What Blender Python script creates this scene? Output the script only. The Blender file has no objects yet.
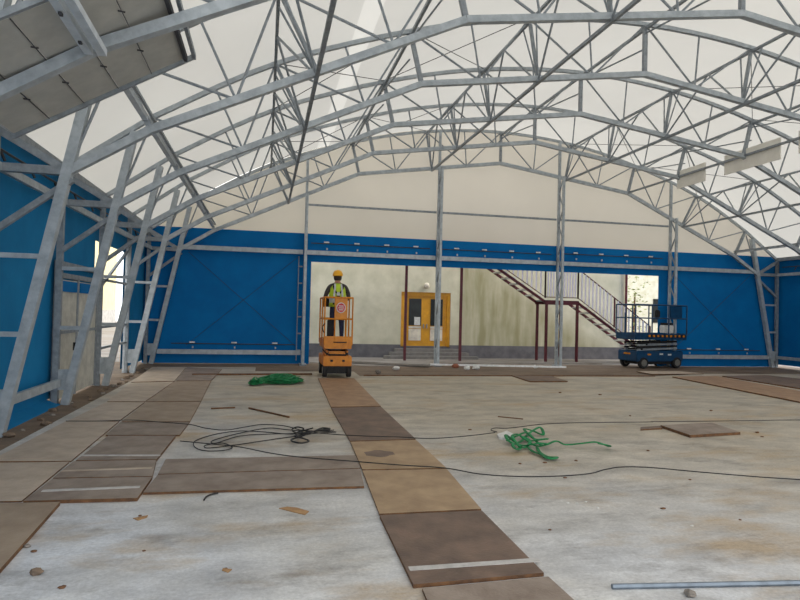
import bpy, bmesh, math, random
from mathutils import Vector, Matrix
random.seed(7)
S = bpy.context.scene
COL = S.collection
V = Vector

# ------------------------------------------------------------------ camera
F = 620.83
FW = V((0.21220, 0.97702, 0.02006)).normalized()
yaw, pit, rol = math.radians(12.2548), math.radians(1.14965), math.radians(1.40822)
FW = V((math.sin(yaw)*math.cos(pit), math.cos(yaw)*math.cos(pit), math.sin(pit)))
r0 = V((math.cos(yaw), -math.sin(yaw), 0)); u0 = r0.cross(FW)
R2 = r0*math.cos(rol) + u0*math.sin(rol); U2 = u0*math.cos(rol) - r0*math.sin(rol)
EYE = V((0, 0, 1.6))
cd = bpy.data.cameras.new('camera'); cam = bpy.data.objects.new('camera', cd); COL.objects.link(cam)
M = Matrix((R2, U2, -FW)).transposed().to_4x4(); M.translation = EYE
cam.matrix_world = M
cd.sensor_width = 36; cd.lens = F/800*36; cd.clip_start = .05; cd.clip_end = 400
S.camera = cam

def ray(x, y): return FW + R2*((x-400)/F) - U2*((y-300)/F)
def at(x, y, z=0.0):                       # where the floor level z is met
    d = ray(x, y); return EYE + d*((z-EYE.z)/d.z)
def onY(x, y, Y):
    d = ray(x, y); return EYE + d*(Y/d.y)

# ------------------------------------------------------------------ materials
def lin(c): return tuple((v/255/12.92 if v/255 <= .04045 else ((v/255+.055)/1.055)**2.4) for v in c) + (1,)
def nt(name):
    m = bpy.data.materials.new(name); m.use_nodes = True
    n = m.node_tree; n.nodes.clear(); return m, n, n.nodes, n.links
def mat(name, c, c2=None, scale=6, rough=.6, metal=0, bump=0, bscale=60, detail=6, spec=.5):
    m, t, N, L = nt(name)
    o = N.new('ShaderNodeOutputMaterial'); b = N.new('ShaderNodeBsdfPrincipled')
    L.new(b.outputs[0], o.inputs[0])
    b.inputs['Roughness'].default_value = rough; b.inputs['Metallic'].default_value = metal
    b.inputs['Specular IOR Level'].default_value = spec
    if c2 is None: c2 = tuple(max(0, v*.86) for v in c)
    tc = N.new('ShaderNodeTexCoord'); nz = N.new('ShaderNodeTexNoise')
    nz.inputs['Scale'].default_value = scale; nz.inputs['Detail'].default_value = detail
    nz.inputs['Roughness'].default_value = .62
    L.new(tc.outputs['Object'], nz.inputs['Vector'])
    rp = N.new('ShaderNodeValToRGB'); rp.color_ramp.elements[0].position = .36; rp.color_ramp.elements[1].position = .64
    rp.color_ramp.elements[0].color = lin(c2); rp.color_ramp.elements[1].color = lin(c)
    L.new(nz.outputs[0], rp.inputs[0]); L.new(rp.outputs[0], b.inputs['Base Color'])
    if bump:
        n2 = N.new('ShaderNodeTexNoise'); n2.inputs['Scale'].default_value = bscale; n2.inputs['Detail'].default_value = 5
        L.new(tc.outputs['Object'], n2.inputs['Vector'])
        bp = N.new('ShaderNodeBump'); bp.inputs['Strength'].default_value = bump; bp.inputs['Distance'].default_value = .02
        L.new(n2.outputs[0], bp.inputs['Height']); L.new(bp.outputs[0], b.inputs['Normal'])
    return m
def fabric(name, c, trans, stripes=(), scale=.5):
    """membrane cloth that lets daylight through; stripes = (x0, x1, trans) of single-layer cloth"""
    m, t, N, L = nt(name)
    o = N.new('ShaderNodeOutputMaterial'); mx = N.new('ShaderNodeAddShader')
    d = N.new('ShaderNodeBsdfDiffuse'); tr = N.new('ShaderNodeBsdfTranslucent')
    L.new(d.outputs[0], mx.inputs[0]); L.new(tr.outputs[0], mx.inputs[1]); L.new(mx.outputs[0], o.inputs[0])
    tc = N.new('ShaderNodeTexCoord'); nz = N.new('ShaderNodeTexNoise'); nz.inputs['Scale'].default_value = scale; nz.inputs['Detail'].default_value = 7
    L.new(tc.outputs['Object'], nz.inputs['Vector'])
    def ramp(a, b):
        rp = N.new('ShaderNodeValToRGB'); rp.color_ramp.elements[0].position = .3; rp.color_ramp.elements[1].position = .7
        rp.color_ramp.elements[0].color = a; rp.color_ramp.elements[1].color = b
        L.new(nz.outputs[0], rp.inputs[0]); return rp
    k = lin(c)
    r1 = ramp(tuple(v*.42 for v in k[:3])+(1,), tuple(v*.46 for v in k[:3])+(1,))
    r2 = ramp(tuple(v*trans*.93 for v in k[:3])+(1,), tuple(v*trans for v in k[:3])+(1,))
    L.new(r1.outputs[0], d.inputs[0]); src = r2.outputs[0]
    if stripes:
        sx = N.new('ShaderNodeSeparateXYZ'); L.new(tc.outputs['Object'], sx.inputs[0])
        for x0, x1, tv in stripes:
            a = N.new('ShaderNodeMath'); a.operation = 'GREATER_THAN'; a.inputs[1].default_value = x0; L.new(sx.outputs[0], a.inputs[0])
            b = N.new('ShaderNodeMath'); b.operation = 'LESS_THAN'; b.inputs[1].default_value = x1; L.new(sx.outputs[0], b.inputs[0])
            c_ = N.new('ShaderNodeMath'); c_.operation = 'MULTIPLY'; L.new(a.outputs[0], c_.inputs[0]); L.new(b.outputs[0], c_.inputs[1])
            mr = N.new('ShaderNodeMix'); mr.data_type = 'RGBA'; L.new(c_.outputs[0], mr.inputs[0]); L.new(src, mr.inputs[6])
            mr.inputs[7].default_value = tuple(v*tv for v in k[:3])+(1,); src = mr.outputs[2]
    L.new(src, tr.inputs[0])
    return m
def floor_mat(name, base, tone, stain, gloss=.55, dusty=None):
    m, t, N, L = nt(name)
    o = N.new('ShaderNodeOutputMaterial'); b = N.new('ShaderNodeBsdfPrincipled'); L.new(b.outputs[0], o.inputs[0])
    b.inputs['Roughness'].default_value = gloss
    tc = N.new('ShaderNodeTexCoord')
    def noise(s, det=8, ro=.6, stretch=(1, 1, 1)):
        mp = N.new('ShaderNodeMapping'); mp.inputs['Scale'].default_value = stretch; L.new(tc.outputs['Object'], mp.inputs[0])
        n = N.new('ShaderNodeTexNoise'); n.inputs['Scale'].default_value = s; n.inputs['Detail'].default_value = det; n.inputs['Roughness'].default_value = ro
        L.new(mp.outputs[0], n.inputs['Vector']); return n
    def ramp(n, p0, p1, a=(0, 0, 0, 1), c=(1, 1, 1, 1)):
        r = N.new('ShaderNodeValToRGB'); r.color_ramp.elements[0].position = p0; r.color_ramp.elements[1].position = p1
        r.color_ramp.elements[0].color = a; r.color_ramp.elements[1].color = c; L.new(n.outputs[0], r.inputs[0]); return r
    def mix(f, a, c, mode='MIX'):
        x = N.new('ShaderNodeMix'); x.data_type = 'RGBA'; x.blend_type = mode
        if isinstance(f, float): x.inputs[0].default_value = f
        else: L.new(f, x.inputs[0])
        for s, k in ((6, a), (7, c)):
            if isinstance(k, tuple): x.inputs[s].default_value = k
            else: L.new(k, x.inputs[s])
        return x.outputs[2]
    big = ramp(noise(.35), .42, .6, lin(base), lin(tone))
    if dusty:                              # tan dust lies thicker towards the gable end
        sx = N.new('ShaderNodeSeparateXYZ'); L.new(tc.outputs['Object'], sx.inputs[0])
        nn = noise(.5, 6, .6); ad = N.new('ShaderNodeMath'); ad.operation = 'MULTIPLY_ADD'; L.new(nn.outputs[0], ad.inputs[0]); ad.inputs[1].default_value = 6; xa = N.new('ShaderNodeMath'); xa.operation = 'MULTIPLY_ADD'; L.new(sx.outputs[0], xa.inputs[0]); xa.inputs[1].default_value = .8; L.new(sx.outputs[1], xa.inputs[2]); L.new(xa.outputs[0], ad.inputs[2])
        mr = N.new('ShaderNodeMapRange'); mr.inputs[1].default_value = 6.5; mr.inputs[2].default_value = 14; mr.inputs[4].default_value = .92; L.new(ad.outputs[0], mr.inputs[0])
        big_out = mix(mr.outputs[0], big.outputs[0], lin(dusty))
    else: big_out = big.outputs[0]
    mid = ramp(noise(1.4, 10, .7, (1, 1.6, 1)), .32, .68, (.60, .60, .61, 1), (1.1, 1.1, 1.1, 1))
    c = mix(1.0, big_out, mid.outputs[0], 'MULTIPLY')
    st = ramp(noise(.55, 9, .65, (.7, 1.5, 1)), .52, .64, (0, 0, 0, 1), (.8, .8, .8, 1))
    c = mix(st.outputs[0], c, lin(stain))
    dk = ramp(noise(1.7, 12, .75, (.6, 1.2, 1)), .52, .68, (0, 0, 0, 1), (.55, .55, .55, 1))
    c = mix(dk.outputs[0], c, lin((88, 82, 78)))
    sp = ramp(noise(38, 4, .7), .3, .7, (.8, .8, .8, 1), (1.12, 1.12, 1.12, 1))
    c = mix(1.0, c, sp.outputs[0], 'MULTIPLY')
    L.new(c, b.inputs['Base Color'])
    bp = N.new('ShaderNodeBump'); bp.inputs['Strength'].default_value = .25; bp.inputs['Distance'].default_value = .02
    n2 = noise(18, 8, .7); L.new(n2.outputs[0], bp.inputs['Height']); L.new(bp.outputs[0], b.inputs['Normal'])
    return m

m_roof = fabric('roof membrane', (238, 235, 228), .29, ((1.40, 1.76, .36),))
m_gable = fabric('gable membrane', (228, 220, 206), .36)
m_blue = mat('blue tarpaulin', (0, 110, 176), (0, 100, 164), 1.2, .7, 0, .12, 3, spec=.15)
m_blue2 = mat('lighter blue tarpaulin', (26, 122, 174), (18, 110, 160), 1.2, .7, 0, .2, 3, spec=.15)  # lighter, less saturated blue, used on the left wall
m_steel = mat('galvanised steel', (178, 186, 191), (152, 160, 166), 7, .42, .1, .1, 40)
m_pale = mat('bright galvanised steel', (214, 220, 224), (194, 201, 206), 7, .45, .1, .1, 40)
m_steel2 = mat('dull galvanised steel', (150, 157, 162), (124, 131, 137), 9, .5, .1, .1, 40)
m_cable = mat('wire rope', (70, 72, 74), None, 20, .5, .5)
m_white = mat('white plastic', (225, 225, 222), None, 20, .5)
m_floor = floor_mat('concrete slab', (216, 219, 224), (208, 206, 202), (174, 150, 116), .55, (188, 177, 158))
m_dirt = floor_mat('bare earth', (122, 102, 84), (134, 116, 98), (92, 76, 62), .9)
m_pave = floor_mat('outdoor concrete', (158, 152, 146), (150, 142, 134), (124, 112, 100), .8)
def ply(n, a, b): return mat(n, a, b, 3.2, .62, 0, .2, 50, 8)
m_ply = {'grey': ply('grey worn plywood', (148, 134, 122), (120, 105, 94)),
         'tan': ply('tan plywood', (172, 146, 114), (146, 121, 94)),
         'dull': ply('dull tan plywood', (160, 142, 122), (138, 120, 102)),
         'brown': ply('brown film plywood', (122, 100, 86), (92, 76, 66)),
         'orange': ply('reddish plywood', (164, 132, 102), (138, 108, 84)),
         'pale': ply('pale plywood', (188, 172, 154), (164, 148, 132))}
m_plyedge = mat('raw plywood edge', (120, 84, 52), (84, 58, 38), 12, .8)
m_panel = mat('grey insulated board', (180, 180, 174), (168, 168, 163), 4, .9, spec=.1)
m_sheetw = mat('pale grey board', (240, 236, 226), (232, 228, 218), 4, .9)
m_strip = mat('pale grey strip', (196, 192, 188), None, 12, .6)
m_seam = mat('panel seam', (62, 62, 66), None, 10, .6)
m_render = mat('cream wall render', (224, 219, 197), (200, 196, 172), 1.1, .9, 0, .3, 40)
m_plinth = mat('grey plinth render', (118, 116, 120), (98, 96, 100), 3, .9, 0, .3, 30)
m_step = mat('stone step', (140, 136, 132), None, 6, .8)
m_yellowdoor = mat('yellow door paint', (226, 160, 0), (208, 144, 0), 5, .45)
m_doorpanel = mat('pale door panel', (236, 226, 208), None, 5, .5)
m_glass = mat('dark door glass', (30, 38, 38), (16, 20, 22), 3, .2, spec=.2)
m_maroon = mat('maroon steel paint', (98, 26, 40), (78, 20, 32), 8, .5)
m_bal = mat('pale railing infill', (240, 234, 242), (228, 220, 232), 5, .5)
m_yellow = mat('yellow machine paint', (214, 134, 0), (190, 112, 0), 6, .42)
m_dark = mat('black rubber', (34, 34, 36), (22, 22, 24), 20, .8)
m_hub = mat('grey wheel hub', (120, 118, 112), None, 20, .5)
m_bluelift = mat('blue machine paint', (8, 66, 104), (6, 50, 84), 6, .4)
m_red = mat('red sign face', (206, 40, 52), None, 20, .45)
m_cloth = mat('dark work clothes', (74, 68, 68), (54, 50, 52), 14, .9)
m_jean = mat('blue work trousers', (38, 46, 78), (26, 32, 56), 14, .9)
m_skin = mat('skin', (186, 134, 104), None, 20, .55)
m_hair = mat('dark hair', (40, 30, 24), None, 40, .7)
m_vest = mat('high visibility yellow', (190, 214, 60), (170, 196, 44), 20, .7)
m_silver = mat('reflective tape', (196, 198, 200), None, 20, .3)
m_boot = mat('dark leather', (46, 36, 30), None, 20, .7)
m_helmet = mat('yellow helmet plastic', (240, 178, 30), (232, 166, 22), 4, .35)
m_green = mat('green webbing', (8, 138, 76), (4, 96, 52), 14, .6)
m_black = mat('black cable sheath', (30, 30, 32), None, 20, .6)
m_wood = mat('weathered wood', (120, 84, 56), (86, 60, 42), 10, .8)
m_stone = mat('rubble stone', (142, 134, 126), (104, 98, 92), 14, .9, 0, .5, 30)
m_cardb = mat('cardboard', (176, 138, 96), (150, 116, 80), 8, .9)
m_bar = mat('blue grey bar', (126, 138, 150), None, 10, .4, .4)
m_alu = mat('pale aluminium', (240, 241, 242), None, 10, .35, .2)
m_doorleaf = mat('off white door sheet', (206, 204, 192), None, 5, .5)
m_fol = mat('green leaves', (176, 182, 120), (140, 150, 96), 12, .8)

# ------------------------------------------------------------------ mesh helpers
def bm_new(): return bmesh.new()
def box(bm, c, s, rz=0, mi=0, bev=0):
    r = bmesh.ops.create_cube(bm, size=1); vs = r['verts']
    bmesh.ops.scale(bm, vec=s, verts=vs)
    if bev:
        es = {e for v in vs for e in v.link_edges}
        rb = bmesh.ops.bevel(bm, geom=list(es), offset=bev, segments=2, affect='EDGES')
        vs = list({v for f in rb['faces'] for v in f.verts} | {v for v in vs if v.is_valid})
    if rz: bmesh.ops.rotate(bm, cent=(0, 0, 0), matrix=Matrix.Rotation(rz, 3, 'Z'), verts=vs)
    bmesh.ops.translate(bm, vec=c, verts=vs)
    for f in {f for v in vs for f in v.link_faces}: f.material_index = mi
    return vs
def frame(d, up=None):
    d = d.normalized(); up = V(up) if up else (V((0, 0, 1)) if abs(d.z) < .95 else V((0, 1, 0)))
    x = d.cross(up).normalized(); return x, x.cross(d).normalized()
def beam(bm, a, b, w, h=None, up=None, n=4, mi=0):
    """straight member: rectangular (n=4) or round"""
    a, b = V(a), V(b); h = h or w
    x, y = frame(b-a, up)
    rings = []
    for p in (a, b):
        if n == 4: pts = [(-w/2, -h/2), (w/2, -h/2), (w/2, h/2), (-w/2, h/2)]
        else: pts = [(w/2*math.cos(2*math.pi*k/n), h/2*math.sin(2*math.pi*k/n)) for k in range(n)]
        rings.append([bm.verts.new(p + x*q[0] + y*q[1]) for q in pts])
    fs = []
    for k in range(n):
        fs.append(bm.faces.new((rings[0][k], rings[0][(k+1) % n], rings[1][(k+1) % n], rings[1][k])))
    fs.append(bm.faces.new(rings[0][::-1])); fs.append(bm.faces.new(rings[1]))
    for f in fs: f.material_index = mi
def crom(P, k=6, closed=False):
    P = [V(p) for p in P]; out = []; n = len(P)
    for i in range(n if closed else n-1):
        if closed: a, b, c, d = P[(i-1) % n], P[i], P[(i+1) % n], P[(i+2) % n]
        else: a, b, c, d = P[max(i-1, 0)], P[i], P[i+1], P[min(i+2, n-1)]
        for j in range(k):
            t = j/k
            out.append(.5*((2*b)+(c-a)*t+(2*a-5*b+4*c-d)*t*t+(3*b-a-3*c+d)*t**3))
    if not closed: out.append(P[-1])
    return out
def tube(bm, P, w, h=None, n=6, up=(0, 0, 1), mi=0):
    P = [V(p) for p in P]; h = h or w; rings = []
    for i, p in enumerate(P):
        d = P[min(i+1, len(P)-1)]-P[max(i-1, 0)]
        if d.length < 1e-6: d = V((1, 0, 0))
        x, y = frame(d, up if abs(d.normalized().dot(V(up))) < .97 else (0, 1, 0))
        if n == 4: q = [(-w/2, -h/2), (w/2, -h/2), (w/2, h/2), (-w/2, h/2)]
        else: q = [(w/2*math.cos(2*math.pi*k/n), h/2*math.sin(2*math.pi*k/n)) for k in range(n)]
        rings.append([bm.verts.new(p+x*a+y*b) for a, b in q])
    for i in range(len(rings)-1):
        for k in range(n):
            f = bm.faces.new((rings[i][k], rings[i][(k+1) % n], rings[i+1][(k+1) % n], rings[i+1][k])); f.material_index = mi
    bm.faces.new(rings[0][::-1]).material_index = mi; bm.faces.new(rings[-1]).material_index = mi
def lathe(bm, prof, n=24, axis='Z', c=(0, 0, 0), mi=0):
    rings = []
    for r, z in prof:
        ring = []
        for k in range(n):
            a = 2*math.pi*k/n; p = (r*math.cos(a), r*math.sin(a), z)
            if axis == 'X': p = (p[2], p[0], p[1])
            if axis == 'Y': p = (p[0], p[2], p[1])
            ring.append(bm.verts.new(V(p)+V(c)))
        rings.append(ring)
    for i in range(len(rings)-1):
        for k in range(n):
            f = bm.faces.new((rings[i][k], rings[i][(k+1) % n], rings[i+1][(k+1) % n], rings[i+1][k])); f.material_index = mi
    bm.faces.new(rings[0][::-1]).material_index = mi; bm.faces.new(rings[-1]).material_index = mi
def prism(bm, pts, z0, z1, mi=0, side=None):
    lo = [bm.verts.new((p[0], p[1], z0)) for p in pts]; hi = [bm.verts.new((p[0], p[1], z1)) for p in pts]
    n = len(pts); f = bm.faces.new(hi); f.material_index = mi; bm.faces.new(lo[::-1])
    for k in range(n):
        f = bm.faces.new((lo[k], lo[(k+1) % n], hi[(k+1) % n], hi[k])); f.material_index = mi if side is None else side
def obj(name, bm, mats, parent=None, smooth=False, loc=None):
    bmesh.ops.recalc_face_normals(bm, faces=bm.faces[:])
    me = bpy.data.meshes.new(name); bm.to_mesh(me); bm.free()
    for m in (mats if isinstance(mats, (list, tuple)) else [mats]): me.materials.append(m)
    if smooth:
        for p in me.polygons: p.use_smooth = True
    o = bpy.data.objects.new(name, me); COL.objects.link(o)
    if parent: o.parent = parent
    if loc is not None: o.location = loc
    return o
def tag(o, label, cat, group=None):
    o['label'] = label; o['category'] = cat
    if group: o['group'] = group
    return o
def thing(name, label, cat, loc=(0, 0, 0), rz=0, group=None):
    o = bpy.data.objects.new(name, None); COL.objects.link(o); o.location = loc; o.rotation_euler = (0, 0, rz)
    o.empty_display_size = .2
    return tag(o, label, cat, group)
def struct(name, bm, mats, parent=None, smooth=False):
    o = obj(name, bm, mats, parent, smooth)
    if not parent: o['kind'] = 'structure'
    return o
def one(name, mats, parent, fn, *a, **k):
    bm = bm_new(); fn(bm, *a, **k); return obj(name, bm, mats, parent)
def copy_tree(o, parent=None):
    c = o.copy(); COL.objects.link(c)
    if parent: c.parent = parent
    for ch in list(o.children): copy_tree(ch, c)
    return c

# ------------------------------------------------------------------ hall geometry
CX, D, SP = 7.241, 18.69, 2.576
TY = lambda k: D-(5-k)*SP
HW = 10.5                                   # half width at the wall posts
OUT = [(10.5, 3.78), (9.43, 4.49), (9.17, 4.75), (7.18, 5.87), (4.79, 6.73), (2.47, 7.26), (0, 7.45)]
INN = {'K': (9.675, 3.248), 'a': (8.726, 3.852), 'b': (7.69, 4.34), 'c': (6.645, 4.83), 'd': (5.60, 5.31), 'e': (4.556, 5.788),
       'f': (3.42, 5.955), 'g': (2.273, 6.122), 'h': (1.14, 6.288), 'i': (0, 6.454)}
OUTC = OUT[:1]+OUT[2:]
full = [(-x, z) for x, z in OUTC] + [(x, z) for x, z in OUTC[-2::-1]]
def arc_pts(k=5):
    base = [V((p[0], 0, p[1])) for p in full[1:-1]]
    c = crom(base, k)
    return [V((full[0][0], 0, full[0][1]))] + c + [V((full[-1][0], 0, full[-1][1]))]
ARC = arc_pts()
def arc_z(x):
    for a, b in zip(ARC[:-1], ARC[1:]):
        if a.x <= x <= b.x: return a.z+(b.z-a.z)*(x-a.x)/max(b.x-a.x, 1e-6)
    return 3.78
# ---- ceiling membrane
bm = bm_new()
ys = [-1.5+k*(D+.16+1.5)/30 for k in range(31)]
offs = []
for i, p in enumerate(ARC):
    t = (ARC[min(i+1, len(ARC)-1)]-ARC[max(i-1, 0)]).normalized(); nrm = V((-t.z, 0, t.x))
    offs.append(p+nrm*.10)
offs[0] = V((-10.66, 0, 3.84)); offs[-1] = V((10.66, 0, 3.84))
grid = [[bm.verts.new((CX+p.x, y, p.z)) for p in offs] for y in ys]
for a, b in zip(grid[:-1], grid[1:]):
    for k in range(len(offs)-1): bm.faces.new((a[k], a[k+1], b[k+1], b[k]))
ceil = struct('ceiling', bm, m_roof, smooth=True)

# ---- gable wall (blue skirt + white membrane), opening X 1.33..13.1 up to 3.06
GY = D+.14; O0, O1, OZ, BZ = 1.33, 13.10, 3.06, 3.91
bm = bm_new()
def quad(bm, pts, mi=0):
    f = bm.faces.new([bm.verts.new(p) for p in pts]); f.material_index = mi; return f
xl, xr = CX-10.62, CX+10.62
for x0, x1, z0, z1 in ((xl, O0, -.01, BZ), (O0, O1, OZ, BZ), (O1, xr, -.01, BZ)):
    quad(bm, [(x0, GY, z0), (x1, GY, z0), (x1, GY, z1), (x0, GY, z1)], 0)
n = 48; xs = [-10.62+21.24*k/n for k in range(n+1)]
for a, b in zip(xs[:-1], xs[1:]):
    za, zb = max(arc_z(a)+.1, BZ), max(arc_z(b)+.1, BZ)
    if za > BZ or zb > BZ: quad(bm, [(CX+a, GY, BZ), (CX+b, GY, BZ), (CX+b, GY, zb), (CX+a, GY, za)], 1)
struct('wall_back', bm, [m_blue, m_gable])
# ---- side walls
WLX, WRX = CX-10.62, CX+10.62
bm = bm_new()
for y0, y1, z0, z1 in ((-1.5, TY(2)+.25, .06, 3.8), (TY(2)+.25, TY(3), 2.0, 3.8), (TY(3), TY(4), 2.9, 3.8), (TY(4), GY, .06, 3.8)):
    quad(bm, [(WLX, y0, z0), (WLX, y1, z0), (WLX, y1, z1), (WLX, y0, z1)])
quad(bm, [(WLX, 3, .06), (WLX, TY(2), .06), (WLX+.22, TY(2), -.015), (WLX+.3, 3, -.015)])
struct('wall_left', bm, m_blue2)
bm = bm_new(); quad(bm, [(WRX, -1.5, .08), (WRX, GY, .08), (WRX, GY, 3.84), (WRX, -1.5, 3.84)])
struct('wall_right', bm, m_blue)
# ---- floor slab, earth and outdoor ground
bm = bm_new(); prism(bm, [(-2.75, -4), (17.3, -4), (17.3, 16.1), (12.6, 16.1), (10.5, 15.3), (2.35, 15.3), (2.35, 16.4), (-.2, 16.4), (-.2, 17.5), (-2.75, 17.5)], -.15, 0)
struct('floor', bm, m_floor)
bm = bm_new(); quad(bm, [(-4.6, -4, -.02), (18.6, -4, -.02), (18.6, 19.2, -.02), (-4.6, 19.2, -.02)])
struct('floor', bm, m_dirt)
bm = bm_new(); quad(bm, [(-60, -20, -.03), (60, -20, -.03), (60, 70, -.03), (-60, 70, -.03)])
struct('floor', bm, m_pave)

# ------------------------------------------------------------------ arch trusses (the frame of one, then copies)
ordn = {5: 'in the plane of the back gable wall', 4: 'first in front of the gable wall', 3: 'second in front of the gable wall',
        2: 'third in front of the gable wall', 1: 'fourth from the gable wall, across the view top',
        0: 'nearest, below the grey boards'}
def make_truss():
    t = thing('arch_truss', 'x', 'roof truss')
    tz = 0
    P3 = lambda q: V((q[0], 0, q[1]))
    bm = bm_new(); tube(bm, [p*1 for p in ARC], .075, .075, 4, (0, 1, 0)); obj('top_chord', bm, m_steel, t)
    seq = ['K', 'a', 'e', 'i']
    pts = [P3((-INN[s][0], INN[s][1])) for s in seq] + [P3(INN[s]) for s in seq[-2::-1]]
    bm = bm_new()
    for a, b in zip(pts[:-1], pts[1:]): beam(bm, a, b, .10, .10, (0, 1, 0))
    obj('bottom_chord', bm, m_steel, t)
    A = {'L': OUT[1], 'A': OUT[2], 'C': OUT[3], 'E': OUT[4], 'G': OUT[5], 'I': OUT[6]}
    mids = {}
    for a, b, x in (('A', 'C', 8.17), ('C', 'E', 5.98), ('E', 'G', 3.63), ('G', 'I', 1.23)): mids[a+b] = (x, arc_z(x))
    for s in (-1, 1):
        q = lambda d: V((d[0]*s, 0, d[1]))
        one('leg', m_steel, t, beam, q((10.346, -.02)), q(OUT[1]), .12, .12, (0, 1, 0))
        one('wall_post', m_steel2, t, beam, q((10.5, -.02)), q((10.5, 3.80)), .09, .09, (0, 1, 0))
        bm = bm_new()
        quad_pts = [(10.5, .22), (10.5, .55), (10.21, .55), (10.29, .22)]
        lo = [bm.verts.new(q(p)+V((0, -.03, 0))) for p in quad_pts]; hi = [bm.verts.new(q(p)+V((0, .03, 0))) for p in quad_pts]
        bm.faces.new(lo); bm.faces.new(hi[::-1])
        for k in range(4): bm.faces.new((lo[k], lo[(k+1) % 4], hi[(k+1) % 4], hi[k]))
        obj('foot_plate', bm, m_steel, t)
        for z in (1.22, 2.18):
            xl_ = 10.346+(9.43-10.346)*(z+.02)/4.51
            one('rung', m_steel, t, beam, q((10.5, z)), q((xl_, z)), .06)
        one('strut', m_steel2, t, beam, q(INN['K']), q((10.5, 3.25)), .10)
        one('strut', m_steel2, t, beam, q(INN['K']), q((10.5, 3.72)), .09)
        one('diagonal_brace', m_steel2, t, beam, q((9.62, 3.15)), q((10.5, 2.45)), .07)
        for o_, i_ in (('A', 'a'), ('E', 'e')): one('strut', m_steel2, t, beam, q(A[o_]), q(INN[i_]), .075)
        one('strut', m_steel2, t, beam, q(A['C']), q(INN['c']), .055); one('strut', m_steel2, t, beam, q(A['G']), q(INN['g']), .055)
        for a, b, nd in (('A', 'C', 'b'), ('C', 'E', 'd'), ('E', 'G', 'f'), ('G', 'I', 'h')):
            for top in (A[a], mids[a+b], A[b]): one('web_brace', m_steel2, t, beam, q(top), q(INN[nd]), .04, n=6)
        one('web_brace', m_steel2, t, beam, q((9.2, 4.6)), q(INN['K']), .04, n=6)
    one('strut', m_steel2, t, beam, V((0, 0, 7.45)), V((0, 0, 6.454)), .075)
    return t
truss = make_truss()
for k in (5, 4, 3, 2, 1, 0):
    o = truss if k == 5 else copy_tree(truss)
    o.location = (CX, TY(k), 0)
    o['label'] = 'galvanised steel arch truss, ' + ordn[k]; o['group'] = 'arch trusses of the hall'

# ------------------------------------------------------------------ longitudinal members
def sidew(s): return 'left' if s < 0 else 'right'
Y0, Y1 = TY(0)+.02, D
def purlin(x, z, label, w=.052, double=None, m=None):
    t = thing('purlin', label, 'roof purlin', (CX+x, Y0, z), 0, 'long purlins of the roof')
    one('rail', m or m_steel2, t, beam, (0, 0, 0), (0, Y1-Y0, 0), w)
    if double:
        dx, dz = double
        for k in range(0, 5):
            ya, yb = TY(k)-Y0, TY(k+1)-Y0
            one('brace_rod', m_steel2, t, beam, (dx, ya, dz), (0, yb, -.09), .035, n=6)
    return t
for s in (-1, 1):
    pa = purlin(s*8.79, 3.99, f'double steel purlin along the {sidew(s)} haunch at the lower chord bend', .07 if s < 0 else .045, None, m_pale)
    one('rail', m_steel2, pa, beam, (-s*.075, 0, .03), (-s*.075, Y1-Y0, .03), .035)
    purlin(s*4.79, 6.64, f'steel purlin with slanted tie rods above the {sidew(s)} chord bend', .052, (.0, -.42))
purlin(4.556, 5.80, 'steel purlin along the right lower chord bend behind the grey boards', .052)
purlin(0, 7.36, 'steel purlin along the crown of the roof with slanted tie rods', .052, (0, -.4))
def lattice(x, zt, xb, zb_, label):
    t = thing('lattice_purlin', label, 'roof lattice', (CX+x, Y0, 0), 0, 'lattice purlins of the roof')
    dx = xb-x
    one('top_rail', m_steel2, t, beam, (0, 0, zt), (0, Y1-Y0, zt), .05)
    one('bottom_rail', m_steel2, t, beam, (dx, 0, zb_), (dx, Y1-Y0, zb_), .055)
    for k in range(0, 6):
        y = TY(k)-Y0
        if k < 5:
            for e in (0, 1): one('diagonal_brace', m_steel2, t, beam, (0, y+SP/2, zt), (dx, y+SP*e, zb_), .042, n=6)
        for e in (-.3, .3):
            if y+e < Y1-Y0: one('diagonal_brace', m_steel2, t, beam, (0, y+e, zt), (dx, y, zb_), .035, n=6)
for s in (-1, 1):
    lattice(s*7.18, 5.80, s*6.645, 4.76, f'steel lattice purlin with braces halfway up the {sidew(s)} roof slope')
    lattice(s*2.47, 7.19, s*2.273, 6.05, f'steel lattice purlin with braces just {sidew(s)} of the roof crown')
def bracing(x0, x1, k, label):
    t = thing('bracing_cable', label, 'cable', (CX, TY(k), 0), 0, 'thin roof bracing wires')
    za, zb_ = arc_z(x0)+.02, arc_z(x1)+.02
    one('wire', m_cable, t, beam, (x0, .02, za), (x1, SP-.02, zb_), .016, n=5)
    one('wire', m_cable, t, beam, (x1, .02, zb_), (x0, SP-.02, za), .016, n=5)
for k, w in ((4, 'next to the back gable'), (2, 'two bays nearer')):
    for x0, x1, nm in ((-4.79, -2.47, 'left of the crown'), (2.47, 4.79, 'right of the crown'), (4.79, 7.18, 'on the right slope'), (-7.18, -4.79, 'on the left slope')):
        bracing(x0, x1, k, f'thin crossed wires under the roof {nm}, {w}')
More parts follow.
